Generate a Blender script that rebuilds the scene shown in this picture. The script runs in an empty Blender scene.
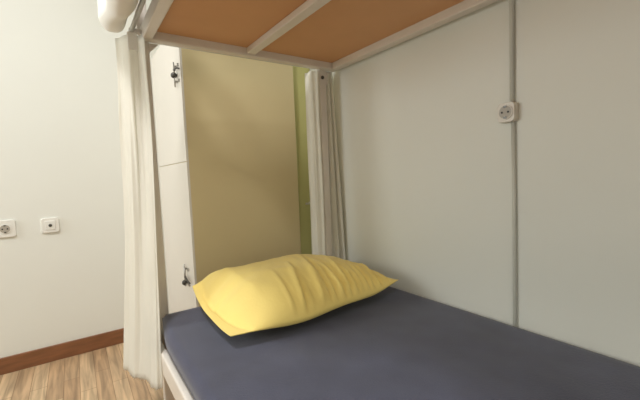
import bpy, bmesh, math, random
from mathutils import Vector, Matrix, noise
random.seed(4)
S = bpy.context.scene
COL = S.collection
PI = math.pi

# ------------------------------------------------------------ materials
def mat(name, col, rough=.6, metal=0, spec=.5, noise_amt=0, noise_scale=8, bump=0, bump_scale=200, stretch=(1,1,1), sheen=0, trans=0, col2=None):
    m = bpy.data.materials.new(name); m.use_nodes = True
    nt = m.node_tree; b = nt.nodes['Principled BSDF']
    b.inputs['Base Color'].default_value = (*col, 1)
    b.inputs['Roughness'].default_value = rough
    b.inputs['Metallic'].default_value = metal
    b.inputs['Specular IOR Level'].default_value = spec
    if sheen: b.inputs['Sheen Weight'].default_value = sheen
    tc = nt.nodes.new('ShaderNodeTexCoord'); mp = nt.nodes.new('ShaderNodeMapping')
    mp.inputs['Scale'].default_value = stretch
    nt.links.new(tc.outputs['Object'], mp.inputs['Vector'])
    if noise_amt or col2:
        n = nt.nodes.new('ShaderNodeTexNoise'); n.inputs['Scale'].default_value = noise_scale
        n.inputs['Detail'].default_value = 4
        nt.links.new(mp.outputs['Vector'], n.inputs['Vector'])
        r = nt.nodes.new('ShaderNodeValToRGB')
        r.color_ramp.elements[0].position = .3; r.color_ramp.elements[1].position = .7
        c2 = col2 or tuple(min(1, c*(1+noise_amt)) for c in col)
        c1 = tuple(c*(1-noise_amt) for c in col)
        r.color_ramp.elements[0].color = (*c1, 1); r.color_ramp.elements[1].color = (*c2, 1)
        nt.links.new(n.outputs['Fac'], r.inputs['Fac']); nt.links.new(r.outputs['Color'], b.inputs['Base Color'])
    if bump:
        n = nt.nodes.new('ShaderNodeTexNoise'); n.inputs['Scale'].default_value = bump_scale
        n.inputs['Detail'].default_value = 3
        nt.links.new(mp.outputs['Vector'], n.inputs['Vector'])
        bp = nt.nodes.new('ShaderNodeBump'); bp.inputs['Strength'].default_value = bump
        bp.inputs['Distance'].default_value = .002
        nt.links.new(n.outputs['Fac'], bp.inputs['Height']); nt.links.new(bp.outputs['Normal'], b.inputs['Normal'])
    if trans:
        t = nt.nodes.new('ShaderNodeBsdfTranslucent'); t.inputs['Color'].default_value = (*col, 1)
        mx = nt.nodes.new('ShaderNodeMixShader'); mx.inputs['Fac'].default_value = trans
        out = nt.nodes['Material Output']
        nt.links.new(b.outputs['BSDF'], mx.inputs[1]); nt.links.new(t.outputs['BSDF'], mx.inputs[2])
        nt.links.new(mx.outputs['Shader'], out.inputs['Surface'])
    return m

M = dict(
    wall=mat('wall_paint', (.79,.795,.735), .75, noise_amt=.012, noise_scale=2.5, bump=.12, bump_scale=60),
    ceil=mat('ceiling_paint', (.80,.79,.75), .9),
    base=mat('baseboard_wood', (.23,.095,.04), .45, noise_amt=.18, noise_scale=9, stretch=(1,6,8)),
    white_metal=mat('cream_painted_steel', (.77,.71,.64), .38, noise_amt=.03, noise_scale=14, bump=.1, bump_scale=80),
    board=mat('brown_hardboard', (.70,.385,.19), .7, noise_amt=.03, noise_scale=6, bump=.15, bump_scale=120),
    lock_front=mat('cream_laminate_doors', (.80,.755,.68), .4, noise_amt=.015, noise_scale=5),
    lock_side=mat('khaki_side_panel', (.77,.65,.375), .42, noise_amt=.015, noise_scale=2.2, bump=.08, bump_scale=40),
    olive=mat('olive_panel', (.60,.58,.235), .5, noise_amt=.03, noise_scale=4),
    dark=mat('dark_gap', (.03,.028,.025), .7),
    steel=mat('dark_steel', (.10,.095,.085), .35, metal=.8),
    chrome=mat('worn_chrome', (.45,.43,.40), .3, metal=.9),
    sheet=mat('navy_sheet', (.056,.060,.100), .85, noise_amt=.16, noise_scale=9, bump=.6, bump_scale=260, sheen=.25),
    matt=mat('dark_mattress_side', (.030,.032,.046), .9, bump=.3, bump_scale=260),
    pillow=mat('yellow_cotton', (.92,.72,.22), .72, noise_amt=.03, noise_scale=5, bump=.35, bump_scale=90, sheen=.2),
    curtain=mat('cream_curtain', (.94,.92,.85), .8, noise_amt=.02, noise_scale=7, bump=.25, bump_scale=160, trans=.45),
    plastic=mat('white_plastic', (.80,.785,.73), .35),
    plastic2=mat('cream_plastic', (.66,.60,.51), .35),
    pipe=mat('grey_conduit_paint', (.60,.60,.54), .5),
    hole=mat('socket_hole', (.02,.02,.02), .6),
    well=mat('socket_well', (.42,.38,.32), .45),
    zinc=mat('zinc_rod', (.62,.60,.55), .3, metal=.55),
    cloth=mat('white_cotton', (.90,.88,.83), .85, bump=.3, bump_scale=70),
)

def floor_mat():
    m = bpy.data.materials.new('strip_laminate'); m.use_nodes = True
    nt = m.node_tree; b = nt.nodes['Principled BSDF']; N = nt.nodes.new; L = nt.links.new
    tc = N('ShaderNodeTexCoord'); mp = N('ShaderNodeMapping'); mp.inputs['Rotation'].default_value = (0,0,PI/2)
    L(tc.outputs['Object'], mp.inputs['Vector'])
    br = N('ShaderNodeTexBrick'); br.offset = .37; br.offset_frequency = 2; br.squash = 1
    br.inputs['Scale'].default_value = 1; br.inputs['Brick Width'].default_value = .42
    br.inputs['Row Height'].default_value = .062; br.inputs['Mortar Size'].default_value = .0012
    br.inputs['Mortar Smooth'].default_value = .3
    br.inputs['Color1'].default_value = (.62,.46,.29,1); br.inputs['Color2'].default_value = (.44,.29,.17,1)
    br.inputs['Mortar'].default_value = (.24,.14,.07,1)
    L(mp.outputs['Vector'], br.inputs['Vector'])
    m2 = N('ShaderNodeMapping'); m2.inputs['Scale'].default_value = (22,1.6,1)
    L(tc.outputs['Object'], m2.inputs['Vector'])
    n = N('ShaderNodeTexNoise'); n.inputs['Scale'].default_value = 2.2; n.inputs['Detail'].default_value = 5
    n.inputs['Distortion'].default_value = .6
    L(m2.outputs['Vector'], n.inputs['Vector'])
    r = N('ShaderNodeValToRGB'); r.color_ramp.elements[0].position = .32; r.color_ramp.elements[1].position = .68
    r.color_ramp.elements[0].color = (.62,.60,.58,1); r.color_ramp.elements[1].color = (1.25,1.22,1.18,1)
    L(n.outputs['Fac'], r.inputs['Fac'])
    mx = N('ShaderNodeMix'); mx.data_type = 'RGBA'; mx.blend_type = 'MULTIPLY'; mx.inputs['Factor'].default_value = 1
    L(br.outputs['Color'], mx.inputs['A']); L(r.outputs['Color'], mx.inputs['B'])
    L(mx.outputs['Result'], b.inputs['Base Color'])
    b.inputs['Roughness'].default_value = .42
    return m
M['floor'] = floor_mat()

# ------------------------------------------------------------ helpers
def link(name, bm, m, parent=None, smooth=False, bevel=0, segs=2, loc=None):
    me = bpy.data.meshes.new(name); bmesh.ops.recalc_face_normals(bm, faces=bm.faces)
    bm.to_mesh(me); bm.free(); me.materials.append(M[m])
    if smooth:
        for p in me.polygons: p.use_smooth = True
    o = bpy.data.objects.new(name, me); COL.objects.link(o)
    if parent:
        o.parent = parent; o.location = -parent.location if loc is None else loc
    elif loc is not None: o.location = loc
    if bevel:
        b = o.modifiers.new('bevel', 'BEVEL'); b.width = bevel; b.segments = segs; b.limit_method = 'ANGLE'
        for p in me.polygons: p.use_smooth = True
        w = o.modifiers.new('wn', 'WEIGHTED_NORMAL'); w.keep_sharp = True
    return o
def box(bm, x0, x1, y0, y1, z0, z1):
    v = [bm.verts.new((x, y, z)) for x in (x0,x1) for y in (y0,y1) for z in (z0,z1)]
    for f in ((0,1,3,2),(4,6,7,5),(0,4,5,1),(2,3,7,6),(0,2,6,4),(1,5,7,3)): bm.faces.new([v[i] for i in f])
    return bm
def B(*a): return box(bmesh.new(), *a)
def tube(bm, pts, r, n=14, caps=True):
    pts = [Vector(p) for p in pts]; rings = []
    rr = r if isinstance(r, (list, tuple)) else [r]*len(pts)
    for i, p in enumerate(pts):
        t = (pts[min(i+1, len(pts)-1)] - pts[max(i-1, 0)]).normalized()
        a = Vector((0,0,1)) if abs(t.z) < .9 else Vector((0,1,0))
        u = t.cross(a).normalized(); w = t.cross(u)
        rings.append([bm.verts.new(p + (u*math.cos(k*2*PI/n) + w*math.sin(k*2*PI/n))*rr[i]) for k in range(n)])
    for a, b in zip(rings, rings[1:]):
        for k in range(n): bm.faces.new((a[k], a[(k+1)%n], b[(k+1)%n], b[k]))
    if caps: bm.faces.new(rings[0]); bm.faces.new(rings[-1])
    return bm
def empty(name, loc, label, cat, group=None):
    o = bpy.data.objects.new(name, None); COL.objects.link(o); o.location = loc
    o['label'] = label; o['category'] = cat; o.empty_display_size = .05
    if group: o['group'] = group
    return o
def tag(o, label, cat, group=None):
    o['label'] = label; o['category'] = cat
    if group: o['group'] = group
    return o
def struct(name, bm, m, **k):
    o = link(name, bm, m, **k); o['kind'] = 'structure'; return o

# ------------------------------------------------------------ room
X0, X1, Y0, Y1, H = -3.3, 0.0, -3.1, .86, 2.7
struct('floor', B(X0-.1, X1+.1, Y0-.1, Y1+.1, -.1, 0), 'floor')
struct('ceiling', B(X0-.1, X1+.1, Y0-.1, Y1+.1, H, H+.1), 'ceil')
struct('wall_right', B(X1, X1+.1, Y0-.1, Y1+.1, 0, H), 'wall')
struct('wall_back', B(X0-.1, X1, Y1, Y1+.1, 0, H), 'wall')
struct('wall_left', B(X0-.1, X0, Y0-.1, Y1, 0, H), 'wall')
struct('wall_front', B(X0, X1, Y0-.1, Y0, 0, H), 'wall')
struct('baseboard_back', B(X0, -.725, Y1-.013, Y1, 0, .082), 'base', bevel=.003)
struct('baseboard_left', B(X0, X0+.013, Y0, Y1-.013, 0, .088), 'base', bevel=.003)

# ------------------------------------------------------------ bunk bed
bed = empty('bunk_bed', (-.46, -.98, 0), 'cream steel bunk bed frame against the pale wall, brown boards overhead', 'bunk bed')
FY = -1.98                       # foot end
RX0, RX1 = -.897, -.02           # outer rail faces
ZB, ZT = 1.426, 1.476            # upper rails
lk = lambda n, bm, m, **k: link(n, bm, m, bed, **k)
def post(x0, x1, y0, y1):
    p = lk('post', B(x0, x1, y0, y1, .006, 2.05), 'white_metal', bevel=.004)
    c = link('post_foot', B(x0-.002, x1+.002, y0-.002, y1+.002, 0, .03), 'dark', p, loc=Vector((0,0,0)), bevel=.003)
    link('post_cap', B(x0-.001, x1+.001, y0-.001, y1+.001, 2.05, 2.058), 'dark', p, loc=Vector((0,0,0)), bevel=.003)
    return p
pl = post(-.905, -.869, .001, .036)
pr_ = post(-.108, -.070, .001, .036)
post(-.905, -.869, FY-.036, FY-.001); post(-.108, -.070, FY-.036, FY-.001)
# screw in the right head post
b = tube(bmesh.new(), [(-.092, .002, 1.392), (-.092, -.004, 1.392), (-.092, -.0065, 1.392)], [.0085, .0085, .005], 12)
link('screw', b, 'steel', pr_, loc=Vector((0,0,0)), smooth=False)
# upper rails
lk('side_rail', B(RX0, -.862, FY+.036, -.036, ZB, ZT), 'white_metal', bevel=.005)
lk('side_rail', B(-.058, RX1, FY+.036, -.036, ZB, ZT), 'white_metal', bevel=.005)
lk('end_rail', B(RX0, RX1, -.036, 0, ZB, ZT), 'white_metal', bevel=.005)
lk('end_rail', B(RX0, RX1, FY, FY+.036, ZB, ZT), 'white_metal', bevel=.005)
lk('centre_bar', B(-.502, -.464, FY+.036, -.036, 1.433, 1.457), 'white_metal', bevel=.003)
lk('bed_board', B(-.862, -.4835, FY+.036, -.036, 1.4575, 1.468), 'board')
lk('bed_board', B(-.4825, -.058, FY+.036, -.036, 1.4575, 1.468), 'board')
# gusset plates under the head rail and the curved weld bracket at the wall corner
def gusset(pts, y0, y1):
    bm = bmesh.new()
    a = [bm.verts.new((x, y0, z)) for x, z in pts]; c = [bm.verts.new((x, y1, z)) for x, z in pts]
    bm.faces.new(a); bm.faces.new(c[::-1])
    for i in range(len(pts)):
        j = (i+1) % len(pts); bm.faces.new((a[i], a[j], c[j], c[i]))
    lk('gusset', bm, 'white_metal')
gusset([(-.869, ZB), (-.835, ZB), (-.869, ZB-.034)], .004, .008)
arc = [(-.070, ZB), (-.025, ZB)] + [(-.025-.035*math.sin(t), ZB-.036+.036*math.cos(t)-.001) for t in [k*PI/2/8 for k in range(9)]] + [(-.060, ZB-.065), (-.070, ZB-.065)]
gusset(arc, .004, .009)
# upper guard rail posts above the frame
lk('guard_rail', tube(bmesh.new(), [(-.887, FY, 1.80), (-.887, .0, 1.80)], .012), 'white_metal', smooth=True)
lk('guard_rail', tube(bmesh.new(), [(-.869, .018, 1.80), (-.108, .018, 1.80)], .012), 'white_metal', smooth=True)
# lower rails
lk('side_rail', B(-.935, -.911, FY, -.004, .262, .335), 'white_metal', bevel=.006)
lk('side_rail', B(-.058, -.020, FY, -.004, .215, .262), 'white_metal', bevel=.005)
lk('end_rail', B(-.869, -.108, .003, .034, .262, .335), 'white_metal', bevel=.005)
lk('end_rail', B(-.869, -.108, FY-.034, FY-.001, .245, .292), 'white_metal', bevel=.005)
lk('bed_board', B(-.910, -.020, FY+.01, -.004, .264, .279), 'board')
# curtain rod along the open side with its hook bracket
rod = lk('curtain_rod', tube(bmesh.new(), [(-.928, FY, 1.449), (-.928, -.012, 1.449)], .0075), 'zinc', smooth=True)
b = box(bmesh.new(), -.936, -.898, -.028, -.020, 1.440, 1.459)
link('rod_bracket', b, 'white_metal', rod, loc=Vector((0,0,0)), bevel=.002)
rod2 = lk('curtain_rod', tube(bmesh.new(), [(-.869, .050, 1.449), (-.012, .050, 1.449)], .006), 'zinc', smooth=True)
for x in (-.80, -.09):
    link('rod_bracket', B(x-.006, x+.006, .001, .050, 1.4555, 1.461), 'white_metal', rod2, loc=Vector((0,0,0)))

# ------------------------------------------------------------ mattresses
def mattress(x0, x1, y0, y1, z0, z1, r, top_amp, seed, left_in=0, skirt=1):
    bm = bmesh.new(); nx, ny = 60, 110
    def prof(a, lo, hi):   # rounded edge coordinate list
        return lo + (hi-lo)*a
    grid = []
    for j in range(ny+1):
        row = []
        for i in range(nx+1):
            x = prof(i/nx, x0, x1); y = prof(j/ny, y0, y1)
            dx = min(x-x0, x1-x); dy = min(y-y0, y1-y)
            d = min(dx, dy); z = z1
            if d < r: z = z1 - r + math.sqrt(max(0, r*r-(r-d)**2))
            z += top_amp*(noise.noise(Vector((x*5+seed, y*4, 0)))*.6 + noise.noise(Vector((x*14, y*9+seed, 3)))*.4)*min(1, d/.06)
            row.append(bm.verts.new((x, y, z)))
        grid.append(row)
    for j in range(ny):
        for i in range(nx): bm.faces.new((grid[j][i], grid[j][i+1], grid[j+1][i+1], grid[j+1][i]))
    for row in grid:                       # soft rounded corner at the head, sides bulging
        for v in row:
            k = max(0, 1-(v.co.x-x0)/.30)
            if k > 0 and left_in:
                e = max(0, (v.co.y-(y1-.26))/.26)
                v.co.x += k*left_in*e**1.6
    ring = grid[0][:] + [grid[j][nx] for j in range(1, ny+1)] + grid[ny][nx-1::-1] + [grid[j][0] for j in range(ny-1, 0, -1)]
    prev = ring
    cx, cy = (x0+x1)/2, (y0+y1)/2
    for zz, off in ((z0+(z1-z0)*.60, 0), (z0+(z1-z0)*.46, .022), (z0, .024)):
        cur = []
        for v in ring:
            sx = 1 - off*2/(x1-x0) * skirt; sy = 1 - off*.5/(y1-y0)
            cur.append(bm.verts.new((cx+(v.co.x-cx)*sx, cy+(v.co.y-cy)*sy, zz)))
        for k in range(len(ring)):
            l = (k+1) % len(ring); bm.faces.new((prev[k], prev[l], cur[l], cur[k]))
        prev = cur
    bm.faces.new(prev)
    return bm
mt = empty('mattress', (-.455, -.98, .2805), 'lower bunk mattress under a navy blue fitted sheet', 'mattress')
link('fitted_sheet', mattress(-.924, -.006, FY+.01, -.004, .281, .412, .016, .004, 1.3, .030), 'sheet', mt, smooth=True)
um = empty('mattress', (-.455, -.98, 1.4685), 'upper bunk mattress lying on the brown boards overhead', 'mattress')
link('mattress_cover', mattress(-.855, -.066, FY+.05, -.042, 1.469, 1.575, .025, .002, 7.7), 'matt', um, smooth=True)

# ------------------------------------------------------------ pillow
def pillow():
    bm = bmesh.new(); L, W, T = .358, .214, .122; nu, nv = 110, 70
    ridges = []   # wrinkles leave the front seam and fan up and over
    for k in range(15):
        u0 = -.42 + k*.092 + random.uniform(-.03, .03)
        ridges.append((u0, random.uniform(.10, .42), random.uniform(.011, .024), random.uniform(.006, .015), random.uniform(.45, .85)))
    def f(u, v, top):
        au, av = abs(u), abs(v)
        # plan outline: corners pull out, long sides belly outwards
        x = L*u*(.955 if u > 0 else 1)*(1 - .03*(1-av**2)*au**3*(1 if u > 0 else -.9)); y = W*v*(1 + (.17 if v < 0 else .02)*(1-au**2.2)*(1-.35*u)*av)
        th = (max(0, 1-au**(3.8 if u < 0 else 3.0))**.62)*(max(0, 1-av**(2.6 if v < 0 else 3.6))**(.60 if v < 0 else .52))
        # hem flange at the left end is almost flat
        uh = -.915 + .09*av**2.5 if v < 0 else -.93 + .03*av**4
        hem = min(1, max(0, (u-uh)/.25))**.56
        th = th*hem + .035*(1-hem) if u < 0 else th
        z = (T*(1-.36*max(0, u)) if top else -.044)*(th if top else th**2.0)
        if top:
            w = 0
            for (u0, sl, wd, am, ext) in ridges:
                t = (v+1)/2
                uc = u0 + sl*t
                env = max(0, 1 - t/ext)**.7*min(1, t/.05+.2)
                w += am*math.exp(-abs((u-uc)/wd)**1.4)*env
                w -= .6*am*math.exp(-((u-uc-wd*1.9)/wd)**2)*env
            w += .0045*noise.noise(Vector((u*3.1, v*2.2, 4)))
            w += .002*noise.noise(Vector((u*9, v*5, 9)))
            if u < -.55: w += .0025*math.sin(v*17+u*9)*math.exp(-((u+.86)/.10)**2)
            z += w*min(1, th*2.2)
            if v < 0: y -= .9*w*min(1, th*1.6)*min(1, -v*1.3)
        # seam line: front edge and corners lift and sag
        sm = min(1, max(0, (u+.9)/1.3)); z += -.024 + .024*sm
        z += .012*au**4*av**4 + .010*u*u*(1 if u > 0 else .4)
        z += .016*max(0, -u)**4*max(0, v)**1.3 + .045*math.exp(-((u+.80)/.15)**2)*max(0, v)**1.2        # back left corner lifted
        z -= .012*max(0, -u)**5*max(0, -v)**2          # front left corner droops to the sheet
        z += .004*math.sin(u*7+1)*(av**6)
        if top: z -= .007*math.exp(-((u-uh-.012)/.022)**2)*(1-av**8)
        return Vector((x, y, z))
    T_, Bt = {}, {}
    for i in range(nu+1):
        for j in range(nv+1):
            # cosine spacing for crisp edges
            u = -math.cos(PI*i/nu)*.6 + (2*i/nu-1)*.4; v = -math.cos(PI*j/nv)*.6 + (2*j/nv-1)*.4
            T_[i,j] = bm.verts.new(f(u, v, True))
            Bt[i,j] = T_[i,j] if i in (0,nu) or j in (0,nv) else bm.verts.new(f(u, v, False))
    for i in range(nu):
        for j in range(nv):
            bm.faces.new((T_[i,j], T_[i+1,j], T_[i+1,j+1], T_[i,j+1]))
            q = (Bt[i,j], Bt[i,j+1], Bt[i+1,j+1], Bt[i+1,j])
            bm.faces.new(q)
    return bm
pw = link('pillow', pillow(), 'pillow', smooth=True, loc=Vector((-.428, -.247, .470)))
pw.rotation_euler = (math.radians(1.5), math.radians(1.0), math.radians(-1))
tag(pw, 'yellow pillow in a wrinkled cotton case lying on the navy sheet', 'pillow')

# ------------------------------------------------------------ curtains
def curtain(path_top, path_bot, ztop, zbot, nz=60, wob=.006, seed=0, jag=.004, power=1.0):
    bm = bmesh.new(); rows = []; n = len(path_top)
    for k in range(nz+1):
        t = k/nz; row = []
        for i in range(n):
            a, b = path_top[i], path_bot[i]; s = t**power
            x = a[0]+(b[0]-a[0])*s; y = a[1]+(b[1]-a[1])*s
            z = ztop+(zbot-ztop)*t
            x += wob*noise.noise(Vector((i*.09+seed, z*2.2, 1)))*min(1, t*5)
            y += wob*noise.noise(Vector((i*.09, z*2.2, 5+seed)))*min(1, t*5)
            if k == nz: z += jag*math.sin(i*1.9+seed)*.5 + jag*.5*noise.noise(Vector((i*.4, seed, 0)))
            row.append(bm.verts.new((x, y, z)))
        rows.append(row)
    for a, b in zip(rows, rows[1:]):
        for i in range(n-1): bm.faces.new((a[i], a[i+1], b[i+1], b[i]))
    return bm
def serp(xa, ya, xb, yb, folds, ax, ay, n=110, ph=0):
    out = []
    for i in range(n):
        t = i/(n-1); s = math.sin(t*folds*2*PI+ph)
        s = math.copysign(abs(s)**.8, s)
        out.append((xa+(xb-xa)*t+ax*s, ya+(yb-ya)*t+ay*s))
    return out
def fabric(name, bm, parent, m='curtain'):
    o = link(name, bm, m, parent, smooth=True)
    s = o.modifiers.new('thick', 'SOLIDIFY'); s.thickness = .0016; s.offset = 0
    return o
ct = empty('bed_curtain', (-.955, .01, .17), 'long cream curtain bunched at the corner post beside the floor and baseboard', 'curtain')
fabric('cloth', curtain(serp(-.974, .040, -.890, -.036, 1.5, .002, .011, ph=.9), serp(-1.036, .03, -.943, -.205, 2, .004, .010, ph=.9), 1.440, .226, seed=2, wob=.007, power=1.8, jag=.009), ct)
# header tab looped over the rod
tb = bmesh.new()
box(tb, -.948, -.917, -.060, -.055, 1.372, 1.432)
link('heading_tab', tb, 'cloth', ct, bevel=.002)
# gathered head-end curtain behind the right post
c2 = empty('bed_curtain', (-.09, .07, .42), 'narrow cream curtain gathered behind the head post next to the socket wall', 'curtain')
fabric('cloth', curtain(serp(-.150, .070, -.124, -.006, 1.5, .006, .004, ph=.2), serp(-.152, .072, -.121, -.008, 1.5, .007, .004, ph=.2), 1.424, .424, seed=8, wob=.003), c2)
fabric('cloth', curtain(serp(-.067, .012, -.030, .012, 2, .0, .010, ph=.4), serp(-.066, .0, -.010, -.030, 2.0, .0, .013, ph=.4), 1.424, .424, seed=5, wob=.004), c2)
# bundled white cloth hanging over the upper bunk corner
def bundle():
    bm = bmesh.new(); nu, nv = 48, 40; g = []
    for i in range(nu+1):
        row = []
        a = i/nu*2*PI
        for j in range(nv+1):
            t = j/nv                      # along y, from behind camera side to head
            r = 1
            cx = -.983; cz = 1.532
            rx = .042*(1+.10*math.sin(3*a+t*4)); rz = .115*(1+.05*math.sin(2*a+t*9))
            endf = math.sqrt(max(.02, 1-abs(2*t-1)**14))
            x = cx + rx*endf*math.copysign(abs(math.cos(a))**.6, math.cos(a)); z = cz + rz*endf*math.copysign(abs(math.sin(a))**.6, math.sin(a)) + .012*math.sin(t*9)
            n = noise.noise(Vector((x*14, t*5, z*10)))*.010
            row.append(bm.verts.new((x+n*math.cos(a), -.62+t*.66, z+n*math.sin(a))))
        g.append(row)
    for i in range(nu):
        for j in range(nv): bm.faces.new((g[i][j], g[(i+1) % nu][j], g[(i+1) % nu][j+1], g[i][j+1]))
    bm.faces.new([g[i][0] for i in range(nu)]); bm.faces.new([g[i][nv] for i in range(nu)][::-1])
    for v in list(bm.verts):
        if not v.link_faces: bm.verts.remove(v)
    return bm
bd = link('rolled_curtain', bundle(), 'cloth', smooth=True)
tag(bd, 'white cloth bundled up over the upper bunk edge, top left', 'curtain')

# ------------------------------------------------------------ locker
LX0, LX1, LY0, LY1 = -.701, -.125, .22, .857
lo = empty('locker', ((LX0+LX1)/2, (LY0+LY1)/2, 0), 'tall locker with khaki side and cream doors behind the bed head', 'locker')
link('carcass', B(LX0+.0005, LX1, LY0, LY1, .0, 1.64), 'lock_side', lo, bevel=.002)
def door(z0, z1):
    return link('door', B(LX0-.006, LX0, LY0+.004, LY1-.004, z0, z1), 'lock_front', lo, bevel=.0015)
d_low = door(.05, 1.0005); d_up = door(1.0035, 1.63)
link('edge_trim', B(LX0, LX0+.0035, LY0-.0006, LY0+.0035, .05, 1.63), 'lock_front', lo)
fp = link('added_panel', B(LX1+.001, -.001, .245, .262, 0, 1.64), 'olive', bevel=.0015)  # added board, its colour gives the gap its olive tone
tag(fp, 'narrow olive green panel added in the gap between locker and wall', 'panel')
XF = LX0-.006
def latch(d, yc, zlo, zhi, zk, zl, brackets, rb=.0032):
    l = link('latch', tube(bmesh.new(), [(XF-.012, yc, zlo), (XF-.012, yc, zhi)], rb, 10), 'chrome', d, loc=Vector((0,0,0)), smooth=True)
    bm = bmesh.new(); pts = []
    for k in range(9):
        t = k/8; pts.append((XF-.012-.004*math.sin(t*PI), yc-.002-.085*t, zl-.014*t*t))
    tube(bm, pts, [.0062-.003*k/8 for k in range(9)], 10)
    link('lever', bm, 'steel', l, loc=Vector((0,0,0)), smooth=True)
    bm = bmesh.new()
    bmesh.ops.create_uvsphere(bm, u_segments=16, v_segments=10, radius=.0135, matrix=Matrix.Translation((XF-.014, yc+.004, zk)))
    link('knob', bm, 'steel', l, loc=Vector((0,0,0)), smooth=True)
    for zb in brackets:
        bm = box(bmesh.new(), XF-.004, XF, yc-.036, yc+.006, zb-.002, zb+.002)
        box(bm, XF-.014, XF-.004, yc-.008, yc+.006, zb-.004, zb+.004)
        box(bm, XF-.006, XF, yc-.040, yc-.034, zb-.007, zb+.007)
        link('bracket', bm, 'chrome', l, loc=Vector((0,0,0)))
    return l
latch(d_up, .285, 1.345, 1.456, 1.398, 1.420, (1.436, 1.368))
latch(d_low, .347, .400, .508, .416, .446, (.486, .412), .0046)

# ------------------------------------------------------------ sockets, conduit, hook
def rounded_plate(w, h, d, r=.012, n=5):
    bm = bmesh.new(); ring = []
    for cx, cz, a0 in ((w/2-r, h/2-r, 0), (-w/2+r, h/2-r, PI/2), (-w/2+r, -h/2+r, PI), (w/2-r, -h/2+r, 1.5*PI)):
        for k in range(n+1):
            a = a0+PI/2*k/n; ring.append((cx+r*math.cos(a), cz+r*math.sin(a)))
    lay = []
    for dep, s in ((0, 1), (d*.75, .985), (d, .93)):
        lay.append([bm.verts.new((x*s, -dep, z*s)) for x, z in ring])
    for a, b in zip(lay, lay[1:]):
        for k in range(len(ring)): bm.faces.new((a[k], a[(k+1) % len(ring)], b[(k+1) % len(ring)], b[k]))
    bm.faces.new(lay[0]); bm.faces.new(lay[-1])
    return bm
def disc(r0, d0, d1, r1=None, n=28, x=0, z=0):
    bm = bmesh.new(); r1 = r1 or r0
    tube(bm, [(x, -d0, z), (x, -d1, z)], [r0, r1], n); return bm
def socket(name, loc, rz, w, h, d, kind, m, label, group=None):
    o = empty(name, loc, label, 'socket'); o.rotation_euler = (0, 0, rz)
    Z = Vector((0,0,0))
    link('plate', rounded_plate(w, h, d), m, o, loc=Z, smooth=False)
    if kind == 'power':
        f = link('socket_ring', disc(.0225, d-.001, d+.003), m, o, loc=Z)
        link('socket_well', disc(.0195, d+.003, d+.0035), 'well', o, loc=Z)
        for x in (-.0095, .0095): link('pin_hole', disc(.0034, d+.0035, d+.0042, x=x, n=12), 'hole', o, loc=Z)
        for z in (-.0165, .0165): link('earth_clip', B(-.004, .004, -d-.0055, -d-.0035, z-.003, z+.003), 'steel', o, loc=Z)
    else:
        link('centre_plate', rounded_plate(w*.55, h*.6, .003, .004), m, o, loc=Vector((0, -d, 0)))
        link('cable_port', disc(.0075, d+.003, d+.0065), 'steel', o, loc=Z)
    return o
socket('wall_socket', (-1.425, Y1, .716), 0, .083, .086, .010, 'power', 'plastic', 'white wall socket low on the left, cut by the picture edge')
socket('aerial_outlet', (-1.248, Y1, .714), 0, .077, .077, .012, 'aerial', 'plastic', 'white square outlet with one small dark hole, between power socket and curtain')
ws = socket('surface_socket', (0, -.865, 1.086), -PI/2, .055, .062, .024, 'power', 'plastic2', 'cream box power socket on the grey conduit above the mattress')

cd = tube(bmesh.new(), [(-.0072, -.876, H-.001), (-.0072, -.876, 1.1175)], .0065)
con = link('conduit', cd, 'pipe', smooth=True)
tag(con, 'grey vertical conduit pipe running up the wall from the box socket to the ceiling', 'pipe')
con2 = link('conduit', tube(bmesh.new(), [(-.0066, -.879, 1.0545), (-.0062, -.882, .75), (-.0066, -.885, .02)], .0058), 'pipe', smooth=True)
tag(con2, 'thin grey conduit pipe running down from the box socket to the mattress', 'pipe')

hk = bmesh.new()
tube(hk, [(-.055, .243, .757), (-.055, .232, .757), (-.055, .226, .760), (-.055, .224, .768)], .0035, 10)
box(hk, -.068, -.042, .2415, .2451, .752, .762)
h_ = link('hook', hk, 'plastic', fp, loc=Vector((0,0,0))); h_['label'] = 'tiny white hook'

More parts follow.
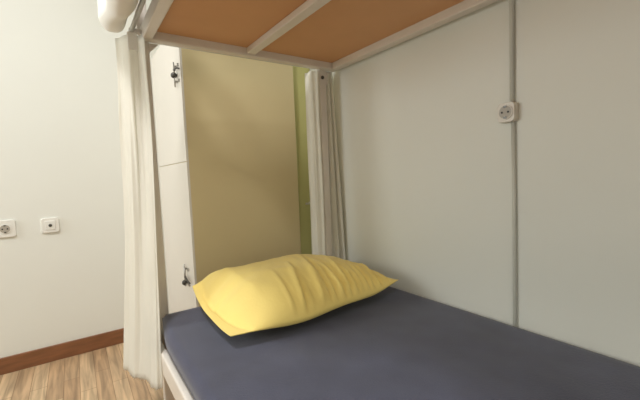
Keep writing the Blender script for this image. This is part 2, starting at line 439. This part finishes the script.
# ------------------------------------------------------------ ceiling lamp (out of frame), added fill lamp and window, light
lp = empty('ceiling_lamp', (-1.50, -.60, H), 'round white ceiling lamp outside the picture', 'lamp')
link('lamp_base', tube(bmesh.new(), [(0,0,0),(0,0,-.03)], .17, 32), 'plastic', lp, loc=Vector((0,0,0)))
fill_lamp = empty('ceiling_lamp', (-2.1, -2.5, H), 'added round white fill lamp on the ceiling, far from the bed head and outside the picture', 'lamp')  # unseen fixture added to go with the rear fill light
link('lamp_base', tube(bmesh.new(), [(0,0,0),(0,0,-.03)], .17, 32), 'plastic', fill_lamp, loc=Vector((0,0,0)))
wf = bmesh.new()
for a in ((-.0, .82, 1.92, 1.98), (-.0, .82, 1.02, 1.08), (-.0, .06, 1.08, 1.92), (.76, .82, 1.08, 1.92)):
    box(wf, X0, X0+.04, a[0], a[1], a[2], a[3])
struct('added_window_1', wf, 'plastic')  # unseen frame added around the side fill light
def area(name, loc, rot, size, power, col, size_y=None, spread=PI):
    d = bpy.data.lights.new(name, 'AREA'); d.shape = 'DISK' if not size_y else 'RECTANGLE'
    d.size = size
    if size_y: d.size_y = size_y
    d.energy = power; d.color = col; d.spread = spread
    o = bpy.data.objects.new(name, d); COL.objects.link(o); o.location = loc; o.rotation_euler = rot
    return o
area('ceiling_light', (-1.50, -.60, H-.05), (0,0,0), .32, 28, (1, .99, .985))
area('side_fill_light', (X0+.05, .40, 1.50), (0, -PI/2, 0), .8, 21, (.92, .98, 1.0), .6)  # added side fill, reaches the wall and bed under the upper bunk
area('rear_fill_light', (-2.1, -2.5, H-.05), (0,0,0), .32, 20, (1, .98, .95))  # added fill for the locker side and pillow front

w = bpy.data.worlds.new('world'); S.world = w; w.use_nodes = True
w.node_tree.nodes['Background'].inputs[0].default_value = (.8,.85,.9,1)
w.node_tree.nodes['Background'].inputs[1].default_value = .2

# ------------------------------------------------------------ camera
yaw, pitch, roll, f = .6041, .0713, -.0413, 356.2852
fw = Vector((math.sin(yaw)*math.cos(pitch), math.cos(yaw)*math.cos(pitch), -math.sin(pitch)))
rt = Vector((math.cos(yaw), -math.sin(yaw), 0)); up = rt.cross(fw)
r2 = rt*math.cos(roll)+up*math.sin(roll); u2 = -rt*math.sin(roll)+up*math.cos(roll)
cam = bpy.data.cameras.new('camera'); cam.sensor_width = 36; cam.lens = f*36/640; cam.clip_start = .01
co = bpy.data.objects.new('camera', cam); COL.objects.link(co)
R = Matrix((r2, u2, -fw)).transposed().to_4x4()
co.matrix_world = Matrix.Translation((-1.1378, -1.4511, .918)) @ R
S.camera = co
vs = S.view_settings; vs.view_transform = 'Standard'; vs.look = 'None'; vs.gamma = 1; vs.use_curve_mapping = False
vs.exposure = 0.0
